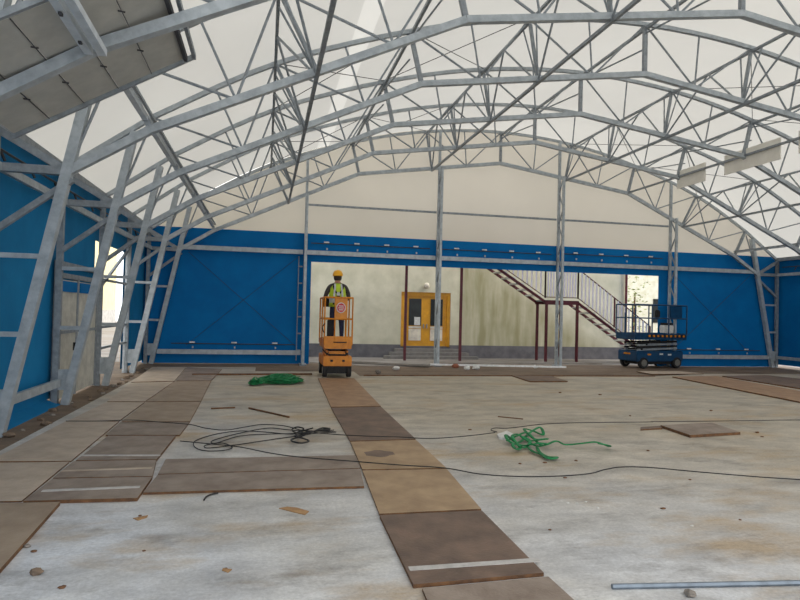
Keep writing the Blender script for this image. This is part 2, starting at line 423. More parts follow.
# side wall girts
def girt(name, a, b, w, h, label, cat='wall rail', m=m_steel, grp='horizontal wall rails'):
    a, b = V(a), V(b); t = thing(name, label, cat, a, 0, grp)
    one('rail', m, t, beam, (0, 0, 0), b-a, w, h); return t
for s in (-1, 1):
    X = CX+s*10.43
    for z, nm in ((3.25, 'at truss knee height'), (.34, 'low down near the ground')):
        if z < 1 and s < 0:
            girt('wall_rail', (X, 4, z), (X, TY(2)-.08, z), .06, .12, f'grey steel rail along the left blue wall, {nm}')
        else: girt('wall_rail', (X, 4, z), (X, D-.1, z), .06, .10, f'grey steel rail along the {sidew(s)} blue wall, {nm}')
    girt('eave_beam', (CX+s*10.5, 4, 3.80), (CX+s*10.5, D, 3.80), .12, .12, f'steel eave beam at the top of the {sidew(s)} blue wall', 'eave beam', m_steel2, 'eave beams')
    t = thing('tension_cable', f'dark tension cable along the top of the {sidew(s)} blue wall', 'cable', (CX+s*10.53, 4, 3.52), 0, 'tarpaulin tension lines')
    one('wire', m_cable, t, beam, (0, 0, 0), (0, D-4.2, 0), .035, n=6)
    for k in range(14):
        y = .5+k*1.03
        one('hook', m_cable, t, beam, (0, y, 0), (-s*.04, y+.05, -.14), .025)

# ------------------------------------------------------------------ gable posts and rails
GX = [1.13, 5.22, 9.29, 13.42]
def inn_z(x):
    P = [INN[k] for k in 'iheca'] + [INN['K']]
    for a, b in zip(P[:-1], P[1:]):
        if a[0] <= x <= b[0]: return a[1]+(b[1]-a[1])*(x-a[0])/(b[0]-a[0])
    return 3.3
def gable_column(x, label):
    t = thing('gable_column', label, 'column', (x, D-.12, 0), 0, 'lattice columns of the back gable')
    xo = x-CX; zt = arc_z(xo)-.03
    zi = inn_z(abs(xo))-.05
    one('chord', m_steel, t, beam, (0, .1, -.02), (0, .1, zt), .075)
    one('chord', m_steel, t, beam, (0, -.22, -.02), (0, -.22, zi), .07)
    n = int(zi/.5); z = zi/n
    for k in range(n):
        a, b = (.1, -.22) if k % 2 else (-.22, .1)
        one('lacing_bar', m_steel2, t, beam, (0, a, k*z), (0, b, (k+1)*z), .045, n=6)
    one('base_plate', m_steel2, t, box, (0, -.06, 0), (.2, .5, .04))
for x, l in zip(GX, ('grey steel gable column at the left edge of the opening', 'grey steel gable column in front of the yellow door',
                     'grey lattice gable column in front of the outdoor stairs', 'grey lattice gable column at the right edge beside the blue lift')):
    gable_column(x, l)
RY = D+.02
for a, b, l in ((CX-9.6, 1.07, 'in the left blue bay'), (1.19, 5.16, 'over the worker'), (5.28, 9.23, 'over the yellow door'),
                (9.35, 13.36, 'over the stairs and blue lift'), (13.48, CX+9.6, 'in the right blue bay')):
    girt('gable_rail', (a, RY, 3.33), (b, RY, 3.33), .08, .13, f'grey steel gable rail at door head height {l}', grp='gable rails')
for a, b, l in ((1.19, 5.16, 'left'), (5.28, 9.23, 'middle'), (9.35, 13.36, 'right')):
    girt('gable_rail', (a, RY, 4.76), (b, RY, 4.76), .05, .06, f'thin grey rail across the {l} part of the white gable', m=m_steel2, grp='upper gable rails')
for a, b, l in ((CX-10.2, 1.07, 'left'), (13.48, CX+10.2, 'right')):
    girt('gable_rail', (a, RY, .33), (b, RY, .33), .08, .13, f'grey steel rail near the ground in the {l} blue gable bay', grp='low gable rails')
def tension(x0, x1, z, label, n, up=1):
    t = thing('tension_rail', label, 'tension rail', (x0, D+.08, z), 0, 'tarpaulin tension rails')
    one('wire', m_cable, t, beam, (0, 0, 0), (x1-x0, 0, 0), .03, n=6)
    for k in range(n):
        x = (k+.5)*(x1-x0)/n
        one('strap_plate', m_white, t, box, (x, -.02, .04), (.15, .03, .04))
        one('strap_end', m_steel, t, box, (x+.02, -.03, -.16 if up else -.1), (.04, .03, .06))
tension(1.3, 5.0, 3.62, 'dark wire with white strap plates on blue header over the worker', 4)
tension(5.4, 9.1, 3.62, 'dark wire with white strap plates on blue header over the yellow door', 4)
tension(9.5, 13.2, 3.66, 'dark wire with white strap plates on blue header over the stairs', 4)
tension(-2.6, .9, .56, 'dark wire with white strap plates low in the left blue gable bay', 3, 0)
tension(13.7, CX+9.9, .56, 'dark wire with white strap plates low in the right blue gable bay', 3, 0)
for x0, x1, l in ((-2.2, .95, 'left'), (13.6, 16.7, 'right')):
    t = thing('cross_cable', f'thin crossed wires in front of the {l} blue gable bay', 'cable', (x0, D+.09, 0), 0, 'gable wire crosses')
    one('wire', m_cable, t, beam, (0, 0, .5), (x1-x0, 0, 3.2), .012, n=5); one('wire', m_cable, t, beam, (0, .01, 3.2), (x1-x0, .01, .5), .012, n=5)
t = thing('lacing_rail', 'thin laced upright rod beside the left column of the opening', 'rod', (.95, D+.04, 0))
one('rod', m_steel2, t, beam, (0, 0, .1), (0, 0, 3.2), .03, n=6)
for k in range(6): one('clip', m_steel2, t, box, (.06, 0, .4+k*.5), (.12, .03, .04))

# ------------------------------------------------------------------ left wall: door, frame of the open bay, grey boards
bm = bm_new()
y0, y1 = TY(2)+.12, TY(3)-.1
X = CX-10.56
for a, b in (((X, y0, 0), (X, y0, 2.32)), ((X, y1, 0), (X, y1, 2.32)), ((X, y0, 2.08), (X, y1, 2.08)), ((X, y0, 2.27), (X, y1, 2.27)), ((X, y0+1.05, 0), (X, y0+1.05, 2.08))):
    beam(bm, a, b, .08)
dr = struct('door_1', bm, m_steel2)
for ya, yb, n in ((y0+.05, y0+1.0, 0), (y0+1.1, y1-.05, 1)):
    lf = one('leaf', m_doorleaf, dr, box, (X, (ya+yb)/2, 1.02), (.05, yb-ya, 1.98))
    one('head_strip', m_blue, lf, box, (X+.035, (ya+yb)/2, 1.9), (.02, yb-ya-.1, .18))
    one('cross_bar', m_steel2, lf, box, (X+.03, (ya+yb)/2, 1.13), (.03, yb-ya, .05))
    one('handle', m_dark, lf, box, (X+.05, yb-.1 if n == 0 else ya+.1, .86), (.07, .05, .14))
t = thing('bay_frame', 'steel cross bars of the open wall bay at left, lit cream wall behind', 'frame', (CX-10.5, TY(3), 0))
for z in (.72, 1.15, 2.12): one('bar', m_steel2, t, beam, (0, .06, z), (0, SP-.06, z), .05)
one('post', m_steel, t, beam, (.0, SP-.22, 0), (.0, SP-.22, 3.1), .05)
one('diagonal_bar', m_steel2, t, beam, (0, .08, 2.0), (0, SP-.08, 2.95), .05)
# grey boards slung under the roof
t = thing('ceiling_board_panel', 'large grey board panel with dark frame slung under the roof at upper left', 'panel', (0, 0, 0))
P0, P1 = V((-2.53, 0, 3.31)), V((-.92, 0, 4.25)); ya, yb = 5.02, 6.93
d = P1-P0; dn = V((-d.z, 0, d.x)).normalized()
for k in range(5):
    a, b = P0+d*(k/5)+d*.003, P0+d*((k+1)/5)-d*.003
    bm = bm_new()
    vs = [[bm.verts.new(V((p.x, y, p.z))+dn*o_) for p in (a, b) for y in (ya, yb)] for o_ in (0, .05)]
    for q in vs: bm.faces.new((q[0], q[1], q[3], q[2]))
    for i, j in ((0, 1), (1, 3), (3, 2), (2, 0)): bm.faces.new((vs[0][i], vs[0][j], vs[1][j], vs[1][i]))
    obj('board', bm, m_panel, t)
    if k:
        q = P0+d*(k/5)-dn*.008
        sm = one('seam', m_seam, t, beam, (q.x, ya, q.z), (q.x, yb, q.z), .007, .006)
        for y in (5.5, 6.3): one('hook', m_seam, sm, beam, (q.x-.025, y, q.z-.008), (q.x+.03, y+.015, q.z-.008), .011)
for a, b in (((P0.x-.05, yb+.06, P0.z-.03), (P1.x+.08, yb+.06, P1.z+.05)), ((P0.x-.05, ya-.07, P0.z-.03), (P1.x+.08, ya-.07, P1.z+.05)),
             ((P1.x+.1, ya-.07, P1.z+.05), (P1.x+.1, yb+.06, P1.z+.05))):
    one('frame_bar', m_steel2, t, beam, a, b, .035, .05)
one('edge_bar', m_seam, t, beam, (P1.x+.02, ya, P1.z+.0), (P1.x+.02, yb, P1.z+.0), .035, .06)
t = thing('channel_strut', 'bright pair of bolted steel channels in front of the grey boards at upper left', 'strut', (CX-8.726, TY(0)-.08, 3.77), 0)
for dx in (-.05, .06):
    one('channel', m_pale, t, beam, (dx, 0, 0), (dx, -2.4, .06), .07, .06)
for k in range(4): one('bolt', m_seam, t, box, (-.05, -.25-k*.5, -.03), (.025, .04, .02))
# grey boards standing on the purlin of the right lower chord bend
def yline(px, py, X):
    d = ray(px, py); return d.y*(X/d.x)
BX = CX+4.556
for pa, pb, l in (((723, 166), (779, 150), 'middle one of the row'), ((676, 178.5), (704, 170.5), 'farthest of the row'), ((797, 145), (860, 126), 'nearest, cut by view edge')):
    ya, yb = sorted((yline(*pa, BX), yline(*pb, BX)))
    bm = bm_new(); box(bm, (0, (yb-ya)/2, 0), (.03, yb-ya, .52), bev=.004)
    tag(obj('grey_board', bm, m_sheetw, None, False, (BX+.05, ya, 5.72)), f'flat grey board on a purlin high on the right, {l}', 'board', 'grey boards high on the right')

# ------------------------------------------------------------------ outdoors
BY = 22.0
def stair_shaded(m):  # paints the shade under the stairs into the wall colour, broken by greenish streaks
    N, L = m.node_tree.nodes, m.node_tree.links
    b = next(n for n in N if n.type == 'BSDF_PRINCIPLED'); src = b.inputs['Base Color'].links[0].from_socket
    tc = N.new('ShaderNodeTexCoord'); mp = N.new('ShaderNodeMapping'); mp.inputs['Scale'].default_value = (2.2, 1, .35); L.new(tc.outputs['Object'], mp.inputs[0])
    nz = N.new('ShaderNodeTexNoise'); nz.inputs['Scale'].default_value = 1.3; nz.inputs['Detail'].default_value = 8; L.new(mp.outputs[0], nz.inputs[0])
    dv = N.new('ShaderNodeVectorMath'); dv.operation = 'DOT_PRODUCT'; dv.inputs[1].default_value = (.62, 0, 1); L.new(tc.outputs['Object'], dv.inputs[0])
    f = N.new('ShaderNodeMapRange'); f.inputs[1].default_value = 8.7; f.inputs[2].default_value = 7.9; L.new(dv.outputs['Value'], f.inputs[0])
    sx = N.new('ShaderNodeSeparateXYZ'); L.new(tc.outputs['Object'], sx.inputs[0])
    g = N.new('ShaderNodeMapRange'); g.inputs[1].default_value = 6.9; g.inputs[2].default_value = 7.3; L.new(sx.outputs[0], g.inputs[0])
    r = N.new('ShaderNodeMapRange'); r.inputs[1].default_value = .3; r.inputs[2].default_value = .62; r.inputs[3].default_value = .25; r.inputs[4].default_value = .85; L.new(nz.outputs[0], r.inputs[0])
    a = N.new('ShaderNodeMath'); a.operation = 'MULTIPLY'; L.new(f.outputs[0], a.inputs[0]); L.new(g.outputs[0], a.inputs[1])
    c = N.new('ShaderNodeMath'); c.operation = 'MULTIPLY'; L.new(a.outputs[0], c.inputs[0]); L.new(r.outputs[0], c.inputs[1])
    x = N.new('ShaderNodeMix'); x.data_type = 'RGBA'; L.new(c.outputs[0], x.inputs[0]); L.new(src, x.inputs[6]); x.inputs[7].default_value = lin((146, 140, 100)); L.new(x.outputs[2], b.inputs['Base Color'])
stair_shaded(m_render)
b_ = thing('neighbouring_building', 'cream rendered building with grey plinth and yellow door behind the opening', 'building', (0, BY, 0))
bm = bm_new(); DX0, DX1, DZ0, DZ1 = 4.83, 6.70, .36, 2.36
for x0, x1, z0, z1 in ((-4, DX0, .44, 5), (DX0, DX1, DZ1, 5), (DX1, 13.95, .44, 5)): box(bm, ((x0+x1)/2, .15, (z0+z1)/2), (x1-x0, .3, z1-z0))
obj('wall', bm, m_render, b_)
bm = bm_new()
for x0, x1 in ((-4, DX0), (DX1, 13.97)): box(bm, ((x0+x1)/2, .14, .2), (x1-x0, .34, .48))
box(bm, ((DX0+DX1)/2, .2, .18), (DX1-DX0, .3, .42)); obj('plinth', bm, m_plinth, b_)
one('downpipe', m_maroon, b_, beam, (13.84, -.08, 0), (13.84, -.08, 5), .09, n=10)
dd = one('door_frame', m_yellowdoor, b_, box, ((DX0+DX1)/2, .12, DZ1-.06), (DX1-DX0, .14, .12))
for x in (DX0+.06, DX1-.06): one('jamb', m_yellowdoor, dd, box, (x, .12, (DZ0+DZ1)/2-.05), (.12, .14, DZ1-DZ0-.1))
for k in (0, 1):
    x0 = DX0+.118+k*.817; x1 = x0+.815; xm = (x0+x1)/2
    lf = one('door_leaf', m_yellowdoor, b_, box, (xm, .14, (DZ0+DZ1)/2-.05), (.817, .06, DZ1-DZ0-.10))
    one('pane', m_glass, lf, box, (xm+.02, .10, 1.63), (.46, .04, .98)); one('lower_panel', m_doorpanel, lf, box, (xm+.02, .10, .80), (.46, .04, .42))
    one('middle_panel', m_doorpanel, lf, box, (xm+.02, .10, 1.07), (.46, .04, .08)); one('handle', m_steel2, lf, box, (x1-.06 if k == 0 else x0+.06, .08, 1.12), (.03, .06, .16))
    if k == 0: one('paper_notice', m_white, lf, box, (xm+.1, .07, 1.3), (.22, .01, .3))
lm = bm_new(); lathe(lm, [(.02, -.01), (.10, -.02), (.11, -.06), (.08, -.11), (.02, -.13)], 20, 'Y', (5.75, 0, 2.60)); obj('wall_lamp', lm, m_doorpanel, b_, True)
st = thing('door_steps', 'grey stone steps leading up to the yellow double door', 'steps', (5.78, BY, 0))
for k in range(3):
    w = 2.4+k*.5; one('step', m_step, st, box, (0, -.22-.3*k, (.33-.11*k)/2-.02), (w, .30, .33-.11*k))
# outdoor steel stairs
FY, BKY = 20.25, 21.0
sc = thing('outdoor_staircase', 'maroon steel outdoor staircase with railings, under it dark posts', 'staircase', (0, 0, 0))
L0, L1, LZ = 9.62, 10.88, 2.17
T0 = V((5.9, 0, LZ+ (9.62-5.9)*.60)); slope1 = .62; slope2 = .69
f1a, f1b = V((4.9+1.6, 0, LZ+slope1*(L0-6.5))), V((L0, 0, LZ)); f2a, f2b = V((L1, 0, LZ)), V((L1+LZ/slope2, 0, 0.02))
for y in (FY, BKY):
    one('stringer', m_maroon, sc, beam, (f1a.x, y, f1a.z-.07), (f1b.x, y, f1b.z-.07), .05, .09)
    one('stringer', m_maroon, sc, beam, (f2a.x, y, f2a.z-.08), (f2b.x, y, f2b.z), .05, .09)
    one('landing_edge', m_maroon, sc, beam, (L0-.03, y, LZ-.08), (L1+.03, y, LZ-.08), .05, .14)
    one('landing_edge', m_maroon, sc, beam, (4.5, y, f1a.z-.1), (6.55, y, f1a.z-.1), .05, .16)
one('landing', m_steel2, sc, box, ((L0+L1)/2, (FY+BKY)/2, LZ-.03), (L1-L0, BKY-FY-.06, .05))
one('landing', m_steel2, sc, box, (5.5, (FY+BKY)/2, f1a.z-.03), (2.0, BKY-FY-.06, .05))
for a, b, sl in ((f1a, f1b, slope1), (f2a, f2b, slope2)):
    n = int((a.z-b.z)/.18)
    for k in range(1, n+(1 if b.z < .5 else 0)):
        p = a.lerp(b, k/n); one('tread', m_alu, sc, box, (p.x, (FY+BKY)/2, p.z-.06+.02), (.27, BKY-FY-.06, .05))
for x, y, zt in ((9.68, FY, LZ-.14), (10.86, FY, LZ-.14), (9.68, BKY, LZ-.14), (10.6, BKY, LZ-.14), (4.6, FY, f1a.z-.17), (6.53, FY, f1a.z-.17)):
    one('post', m_maroon, sc, beam, (x, y, -.03), (x, y, zt), .08)
def rail(y, front):
    H = 1.13
    segs = [(f1a, f1b), (V((L0, 0, LZ)), V((L1, 0, LZ))), (f2a, f2b+V((-.25, 0, .17)))]
    for i, (a, b) in enumerate(segs):
        A_, B_ = V((a.x, y, a.z+H)), V((b.x, y, b.z+H))
        one('handrail', m_maroon, sc, beam, A_, B_, .045, n=8)
        one('bottom_rail', m_maroon, sc, beam, A_-V((0, 0, 1.03)), B_-V((0, 0, 1.03)), .03, n=6)
        n = 12 if i == 1 else (20 if i == 2 else 18)
        if not front: n = n//4
        for k in range(n+1):
            p = A_.lerp(B_, k/n); big = k in (0, n) or (front and i == 2 and k == n//2)
            one('railing_post' if big else 'baluster', m_maroon if big else m_bal, sc, beam, p-V((0, 0, 1.06 if big else 1.01)), p, .045 if big else .04, n=4)
rail(FY, True)
# things outside at the sides
t = thing('neighbouring_building', 'sunlit cream wall with pale plinth seen through the open left bay', 'building', (-14, 0, 0))
bm = bm_new(); box(bm, (-.3, 36, 4.1), (.6, 56, 5.8)); obj('wall', bm, mat('warm cream render', (248, 232, 180), (238, 222, 168), 1.5, .9), t)
bm = bm_new(); box(bm, (-.28, 36, .58), (.62, 56, 1.24)); obj('plinth', bm, mat('pale plinth render', (206, 202, 196), None, 3, .8), t)
t = thing('neighbouring_building', 'pale far building at the right end of the opening behind the blue lift', 'building', (18, 29, 0))
bm = bm_new(); box(bm, (0, 0, 2.5), (10, 2, 5)); obj('wall', bm, mat('far pale render', (226, 224, 210), (206, 202, 178), 3, .9), t)
for x in (1.6, 3.2): one('window', m_glass, t, box, (x, -1.01, 2), (.8, .05, 1.2))
bm = bm_new()
for k in range(260):
    p = V((random.gauss(0, .35), random.gauss(0, .25), random.uniform(.4, 3.4)))
    s = random.uniform(.04, .09); q = Matrix.Rotation(random.uniform(0, 6), 3, 'Z') @ Matrix.Rotation(random.uniform(0, 3), 3, 'X')
    vs = [bm.verts.new(p+q @ V(c)) for c in ((-s, 0, 0), (0, -s*.5, 0), (s, 0, .01), (0, s*.5, 0))]; bm.faces.new(vs)
t = thing('shrub', 'tall loose shrub beyond the corner of the cream building', 'shrub', (15.0, 23.2, 0))
obj('foliage', bm, m_fol, t); one('trunk', m_wood, t, beam, (0, 0, -.03), (.05, 0, 2.6), .07, n=8)
# apron, threshold, white beam
bm = bm_new(); prism(bm, [(2.9, 18.35), (4.9, 18.15), (5.6, 19.4), (11.5, 19.6), (11.5, 20.9), (1.4, 20.9), (1.4, 19.3)], -.1, .0); struct('floor', bm, m_pave)
bm = bm_new(); beam(bm, at(430, 364.4, .05), at(566, 367, .09), .09, .05)
tag(obj('metal_beam', bm, m_alu), 'long white metal beam lying across the threshold below the yellow door', 'beam')
bm = bm_new(); beam(bm, at(352, 361.5, .05), at(429, 365, .05), .25, .05)
tag(obj('concrete_kerb', bm, m_pave), 'long pale kerb strip on the threshold right of the yellow lift', 'kerb')
bm = bm_new(); beam(bm, V((2.45, 15.32, 0.0)), V((10.6, 15.34, .0)), .06, .05)
tag(obj('edge_batten', bm, m_wood), 'thin dark batten along the far edge of the concrete slab', 'batten')
bm = bm_new(); beam(bm, at(192, 374.5, .02), at(312, 374, .02), .07, .04)
tag(obj('edge_batten', bm, m_wood), 'dark batten on the floor behind the far green rope', 'batten')

# ------------------------------------------------------------------ plywood on the floor
def sheet(px, kind, label, z=.018, strip=None, name='plywood_sheet', cat='plywood sheet', grp='plywood sheets on the floor', m=None):
    P = [at(x, y, z) for x, y in px]; c = sum(P, V())/len(P)
    P = [p+(c-p).normalized()*.008 for p in P]
    loc = V((c.x, c.y, 0)); bm = bm_new()
    prism(bm, [p-loc for p in P], .001, z, 0, 1)
    o = obj(name, bm, [m or m_ply[kind], m_plyedge], None, False, loc)
    tag(o, label, cat, grp)
    if strip:
        a, b = at(*strip[0], z), at(*strip[1], z)
        s_ = one('edge_strip', m_strip if len(strip) < 3 else m_ply['pale'], o, beam, a-loc+V((0, 0, .001)), b-loc+V((0, 0, .001)), .055 if len(strip) < 3 else .05, .006)
        s_['label'] = 'pale strip'
    return o
sheet([(318, 378), (354, 378), (381, 406), (331, 407)], 'orange', 'reddish plywood sheet in front of the yellow lift wheels')
sheet([(331, 407.5), (381, 406.5), (416, 439), (350, 441)], 'brown', 'dark brown plywood sheet, second from the yellow lift in the middle strip')
sheet([(350, 441.6), (416, 439.6), (447, 468), (362, 469.5)], 'tan', 'tan plywood sheet with an oval dark stain, beside the end of the cross strip')
_st = bpy.data.objects['plywood_sheet.002']; _c = at(379, 453.5, .018)-_st.location
bm = bm_new(); prism(bm, [(_c.x+.17*math.cos(k*.42)*(1+.15*math.sin(k*2.3)), _c.y+.16*math.sin(k*.42)*(1+.12*math.cos(k*1.7))) for k in range(15)], .0181, .0186); obj('oil_stain', bm, m_ply['brown'], _st)
sheet([(362, 470.2), (447, 468.7), (482, 509), (379, 514)], 'tan', 'tan plywood sheet, second from the front of the middle strip')
sheet([(379, 514.8), (482, 510), (545, 573), (413, 585)], 'brown', 'large dark brown plywood sheet with a white strip near its front edge', .024, ((409, 569), (539, 560)))
sheet([(421, 588), (549, 576), (600, 622), (440, 634)], 'grey', 'grey brown plywood sheet cut by the bottom edge of the view')
sheet([(165, 459), (356, 455), (361, 468), (157, 474)], 'grey', 'far half of the grey plywood cross strip, behind the other half', .022)
sheet([(157, 474.6), (361, 468.6), (365, 486), (142, 492.5)], 'grey', 'near half of the grey plywood cross strip', .022)
sheet([(52, 478.5), (153, 476.5), (138, 498), (22, 501)], 'grey', 'grey plywood sheet at the front end of the left strip with a white strip', .03, ((42, 491), (140, 487)))
sheet([(73, 461), (157, 459.5), (153, 476), (52, 478)], 'grey', 'grey plywood sheet, second from the front of the left strip', .03, ((62, 471), (152, 468), 1))
sheet([(108, 435.5), (176, 435.5), (157, 459), (75, 460.5)], 'grey', 'brownish plywood sheet with a white line, third in the left strip', .03, ((82, 455.5), (160, 455.5)))
sheet([(120, 422), (190, 422), (180, 435), (105, 435)], 'grey', 'narrow grey plywood sheet in the left strip just nearer than the thin cable')
sheet([(146, 402), (201, 401.5), (190, 421.5), (121, 421.5)], 'dull', 'dull brown plywood sheet in the left strip just beyond the thin cable')
sheet([(175, 381), (211, 381), (201, 401), (146, 401.5)], 'dull', 'dull tan plywood sheet, second from the far end of the left strip')
sheet([(187, 367), (222, 369), (211, 380.6), (176, 380.6)], 'grey', 'grey plywood sheet at the far end of the left strip')
sheet([(-80, 505), (61, 501.5), (0, 570), (-160, 574)], 'dull', 'tan plywood sheet with raw brown edge at the left view edge', .03)
sheet([(-30, 463), (70, 461.5), (22, 501), (-90, 503)], 'pale', 'pale plywood sheet at the left edge behind the tan one', .014)
sheet([(66, 421), (119, 421.5), (71, 461), (-12, 461.5)], 'pale', 'pale plywood sheet beside the left strip under the thin cable end', .014)
sheet([(106, 402), (145, 402), (119, 421), (67, 421)], 'pale', 'pale plywood sheet near the wall opposite the left door', .014)
sheet([(130, 383), (174, 381.5), (145, 401.5), (107, 401.5)], 'pale', 'pale plywood sheet in front of the open bay of the left wall', .014)
sheet([(152, 367), (186, 367.5), (174.5, 381), (131, 382)], 'pale', 'pale bright plywood sheet in the far left corner', .014)
sheet([(672, 376.5), (716, 376), (812, 393), (812, 404)], 'orange', 'long reddish plywood sheet at the right behind the loose boards', .03)
sheet([(722, 375.8), (765, 375), (835, 382), (818, 391)], 'brown', 'brown plywood sheet in the far right corner', .03)
sheet([(512, 375.4), (552, 376), (568, 381), (530, 381.2)], 'brown', 'small dark plywood board on the slab near the white beam', .03)
sheet([(636, 371.2), (680, 371.2), (704, 373.6), (652, 374)], 'pale', 'pale board on the floor in front of the blue lift', .02)
sheet([(660, 425), (712, 422.5), (741, 432), (690, 435)], 'grey', 'loose grey plywood board lying askew on the right of the floor', .04)
sheet([(640, 427), (661, 425.6), (663, 428), (640, 429.4)], 'brown', 'small brown wood offcut touching the loose askew board', .02)
# loose bars and sticks
def bar(a, b, w, m, name, label, cat, z=None):
    z = w/2 if z is None else z; A_, B_ = at(*a, z), at(*b, z); bm = bm_new(); beam(bm, V((0, 0, 0)), B_-A_, w, w, n=6 if w < .05 else 4)
    return tag(obj(name, bm, m, None, False, A_), label, cat)
bar((612, 586.5), (812, 582.5), .032, m_bar, 'metal_bar', 'long blue grey metal bar on the floor at lower right', 'metal bar')
bar((249, 408), (289, 417), .028, m_wood, 'wooden_stick', 'thin dark wooden stick nearer than the far green rope', 'stick')
bar((211, 408.5), (235, 407.5), .025, m_wood, 'wooden_stick', 'short dark wooden stick left of the longer stick', 'stick')
bar((498, 416.5), (523, 419), .018, m_wood, 'wooden_stick', 'thin brown twig lying on the slab above the near green rope', 'stick')
# ---- cables
def cable(px, r, label, m=m_black, z=.012, name='cable', cat='cable', zs=None, flat=1, n=6):
    P = [at(x, y, (zs[i] if zs else z)) for i, (x, y) in enumerate(px)]
    bm = bm_new(); tube(bm, crom(P, 6), r, r*flat, n); return tag(obj(name, bm, m, None, True), label, cat)
zp = .043
cable([(66, 421), (100, 421), (130, 420), (160, 422), (190, 424.5), (205, 428), (225, 430), (245, 427), (262, 424.5), (285, 426), (305, 431), (330, 434), (365, 436), (400, 437), (428, 438.5), (455, 437), (480, 434.5), (495, 432.5)],
      .012, 'black cable running from the left wall across the floor to the near green rope', z=zp)
cable([(497, 432), (491, 430), (495, 428), (510, 428), (545, 424), (590, 422.5), (650, 422), (655, 421.6), (720, 421), (812, 420), (900, 422)], .012, 'black cable running right along the slab behind the loose board', z=.045)
cable([(180, 441), (212, 444), (240, 447), (270, 453), (300, 457), (350, 461), (400, 465), (445, 468), (480, 474), (520, 476.5), (560, 476), (590, 473.5), (605, 469.5), (622, 467), (650, 467.5), (700, 472), (760, 477), (812, 480.5), (900, 488)],
      .012, 'long black cable across the floor, nearer than the green rope', z=.045)
coil = [(334, 430), (310, 432), (290, 434), (265, 432), (240, 431), (222, 433), (205, 437), (194, 442), (196, 448), (208, 451), (226, 450), (232, 447), (222, 443), (206, 445), (207, 448), (228, 446), (262, 441), (290, 437), (318, 433),
        (336, 432), (316, 431), (290, 430), (270, 428), (250, 431), (228, 436), (212, 441), (216, 443), (240, 436), (270, 434), (300, 433), (330, 428)]
cable(coil, .013, 'loose black cable coil spread on the slab left of the middle strip', name='cable_coil', cat='cable coil', z=.02)
P = [(296, 433), (304, 429), (297, 427), (292, 430), (300, 434), (312, 432), (322, 428), (330, 429), (316, 431), (302, 436), (291, 440), (300, 443), (309, 441), (302, 438), (295, 436), (303, 431), (313, 428)]
cable(P, .02, 'dark knotted bundle where the black cable coil ends', name='cable_knot', cat='cable', zs=[.03+.035*(i % 3) for i in range(len(P))])
cable([(204, 500), (206, 497), (211, 494.5), (218, 493)], .014, 'short bent black wire in front of the cross strip', name='wire_scrap', cat='wire')
# ---- green ropes
def pile(cx, cy, rx, ry, n, label, seed, w):
    rnd = random.Random(seed); P = []
    for i in range(n):
        a = i*2.1+rnd.uniform(-.6, .6); q = rnd.uniform(.35, 1)
        P.append((cx+rx*q*math.cos(a), cy+ry*q*math.sin(a)))
    zs = [.03+.14*rnd.random()*(1-abs(p[0]-cx)/rx*.7) for p in P]
    Q = [V((at(x, y, 0).x, at(x, y, 0).y, z)) for (x, y), z in zip(P, zs)]
    bm = bm_new(); tube(bm, crom(Q, 6), w, w*.35, 6); return bm
bm = pile(281, 382.3, 25, 3.2, 190, '', 3, .04)
tag(obj('rope_pile', bm, m_green, None, True), 'flat heap of green rope on the slab left of the yellow lift', 'rope')
bm = pile(256, 385, 9, 1.4, 50, '', 9, .04)
tag(obj('rope_pile', bm, m_green, None, True), 'low trailing end of green rope at the left of the far heap', 'rope')
loops = [(507, 443), (516, 441), (527, 440), (540, 447), (548, 449), (538, 451), (522, 448), (509, 446), (506, 442), (518, 445), (530, 437), (540, 434), (543, 437), (532, 435), (524, 436), (534, 441), (546, 443.5), (545, 446.5), (528, 443),
         (518, 439), (512, 444), (520, 450), (515, 454), (513, 451), (524, 450), (530, 446), (522, 444), (535, 448), (545, 450), (556, 448.5), (565, 447), (580, 448.5), (596, 449.5), (608, 448.8), (609, 450.5), (598, 451)]
bm = bm_new(); tube(bm, crom([V((at(x, y).x, at(x, y).y, .03+.03*(i % 3))) for i, (x, y) in enumerate(loops)], 6), .042, .018, 6)
tube(bm, crom([V((at(x, y).x, at(x, y).y, .03)) for x, y in ((526, 448), (533, 454), (541, 457), (545, 460), (552, 461.5), (557, 460), (548, 459.5), (540, 455), (537, 450))], 6), .042, .018, 6)
tag(obj('rope_tangle', bm, m_green, None, True), 'tangled green webbing rope with trailing ends on the slab at right', 'rope')
# ---- rubble and scraps
def stone(x, y, s, label, m=m_stone, name='rubble_stone', cat='stone', grp=None, flat=.6, z0=0):
    bm = bm_new(); bmesh.ops.create_icosphere(bm, subdivisions=2, radius=s)
    rnd = random.Random(int(x*13+y*7))
    sx, sy = rnd.uniform(.8, 1.3), rnd.uniform(.7, 1.1)
    for v in bm.verts:
        k = 1+rnd.uniform(-.22, .22); v.co = V((v.co.x*k*sx, v.co.y*k*sy, v.co.z*k*flat))
    p = at(x, y, z0); lo = min(v.co.z for v in bm.verts)
    tag(obj(name, bm, m, None, False, (p.x, p.y, z0-lo-.003)), label, cat, grp)
stone(36, 575, .03, 'dark brown stone chip on the slab at lower left', m_dirt, flat=.7)
stone(690, 596, .03, 'dark stone chip below the metal bar at lower right')
stone(27, 547.5, .02, 'small stone chip by the raw edge of the tan plywood')
g = 'small debris chips on the slab'
for x, y, s in ((62, 588, .02), (34, 552, .018), (144, 551, .012), (565, 478, .02), (663, 509, .02), (576, 461, .02), (226, 569, .012), (545, 463, .02), (520, 464, .02), (630, 416, .02), (711, 411, .03), (757, 433, .03), (762, 437, .02),
                (648, 451, .02), (740, 520, .012), (550, 530, .012), (690, 480, .015), (140, 516, .014), (600, 395, .03), (560, 393, .03), (470, 430, .02)):
    stone(x, y, s, 'small brown debris chip scattered on the concrete slab', m_wood, 'debris_chip', 'debris', g, .4)
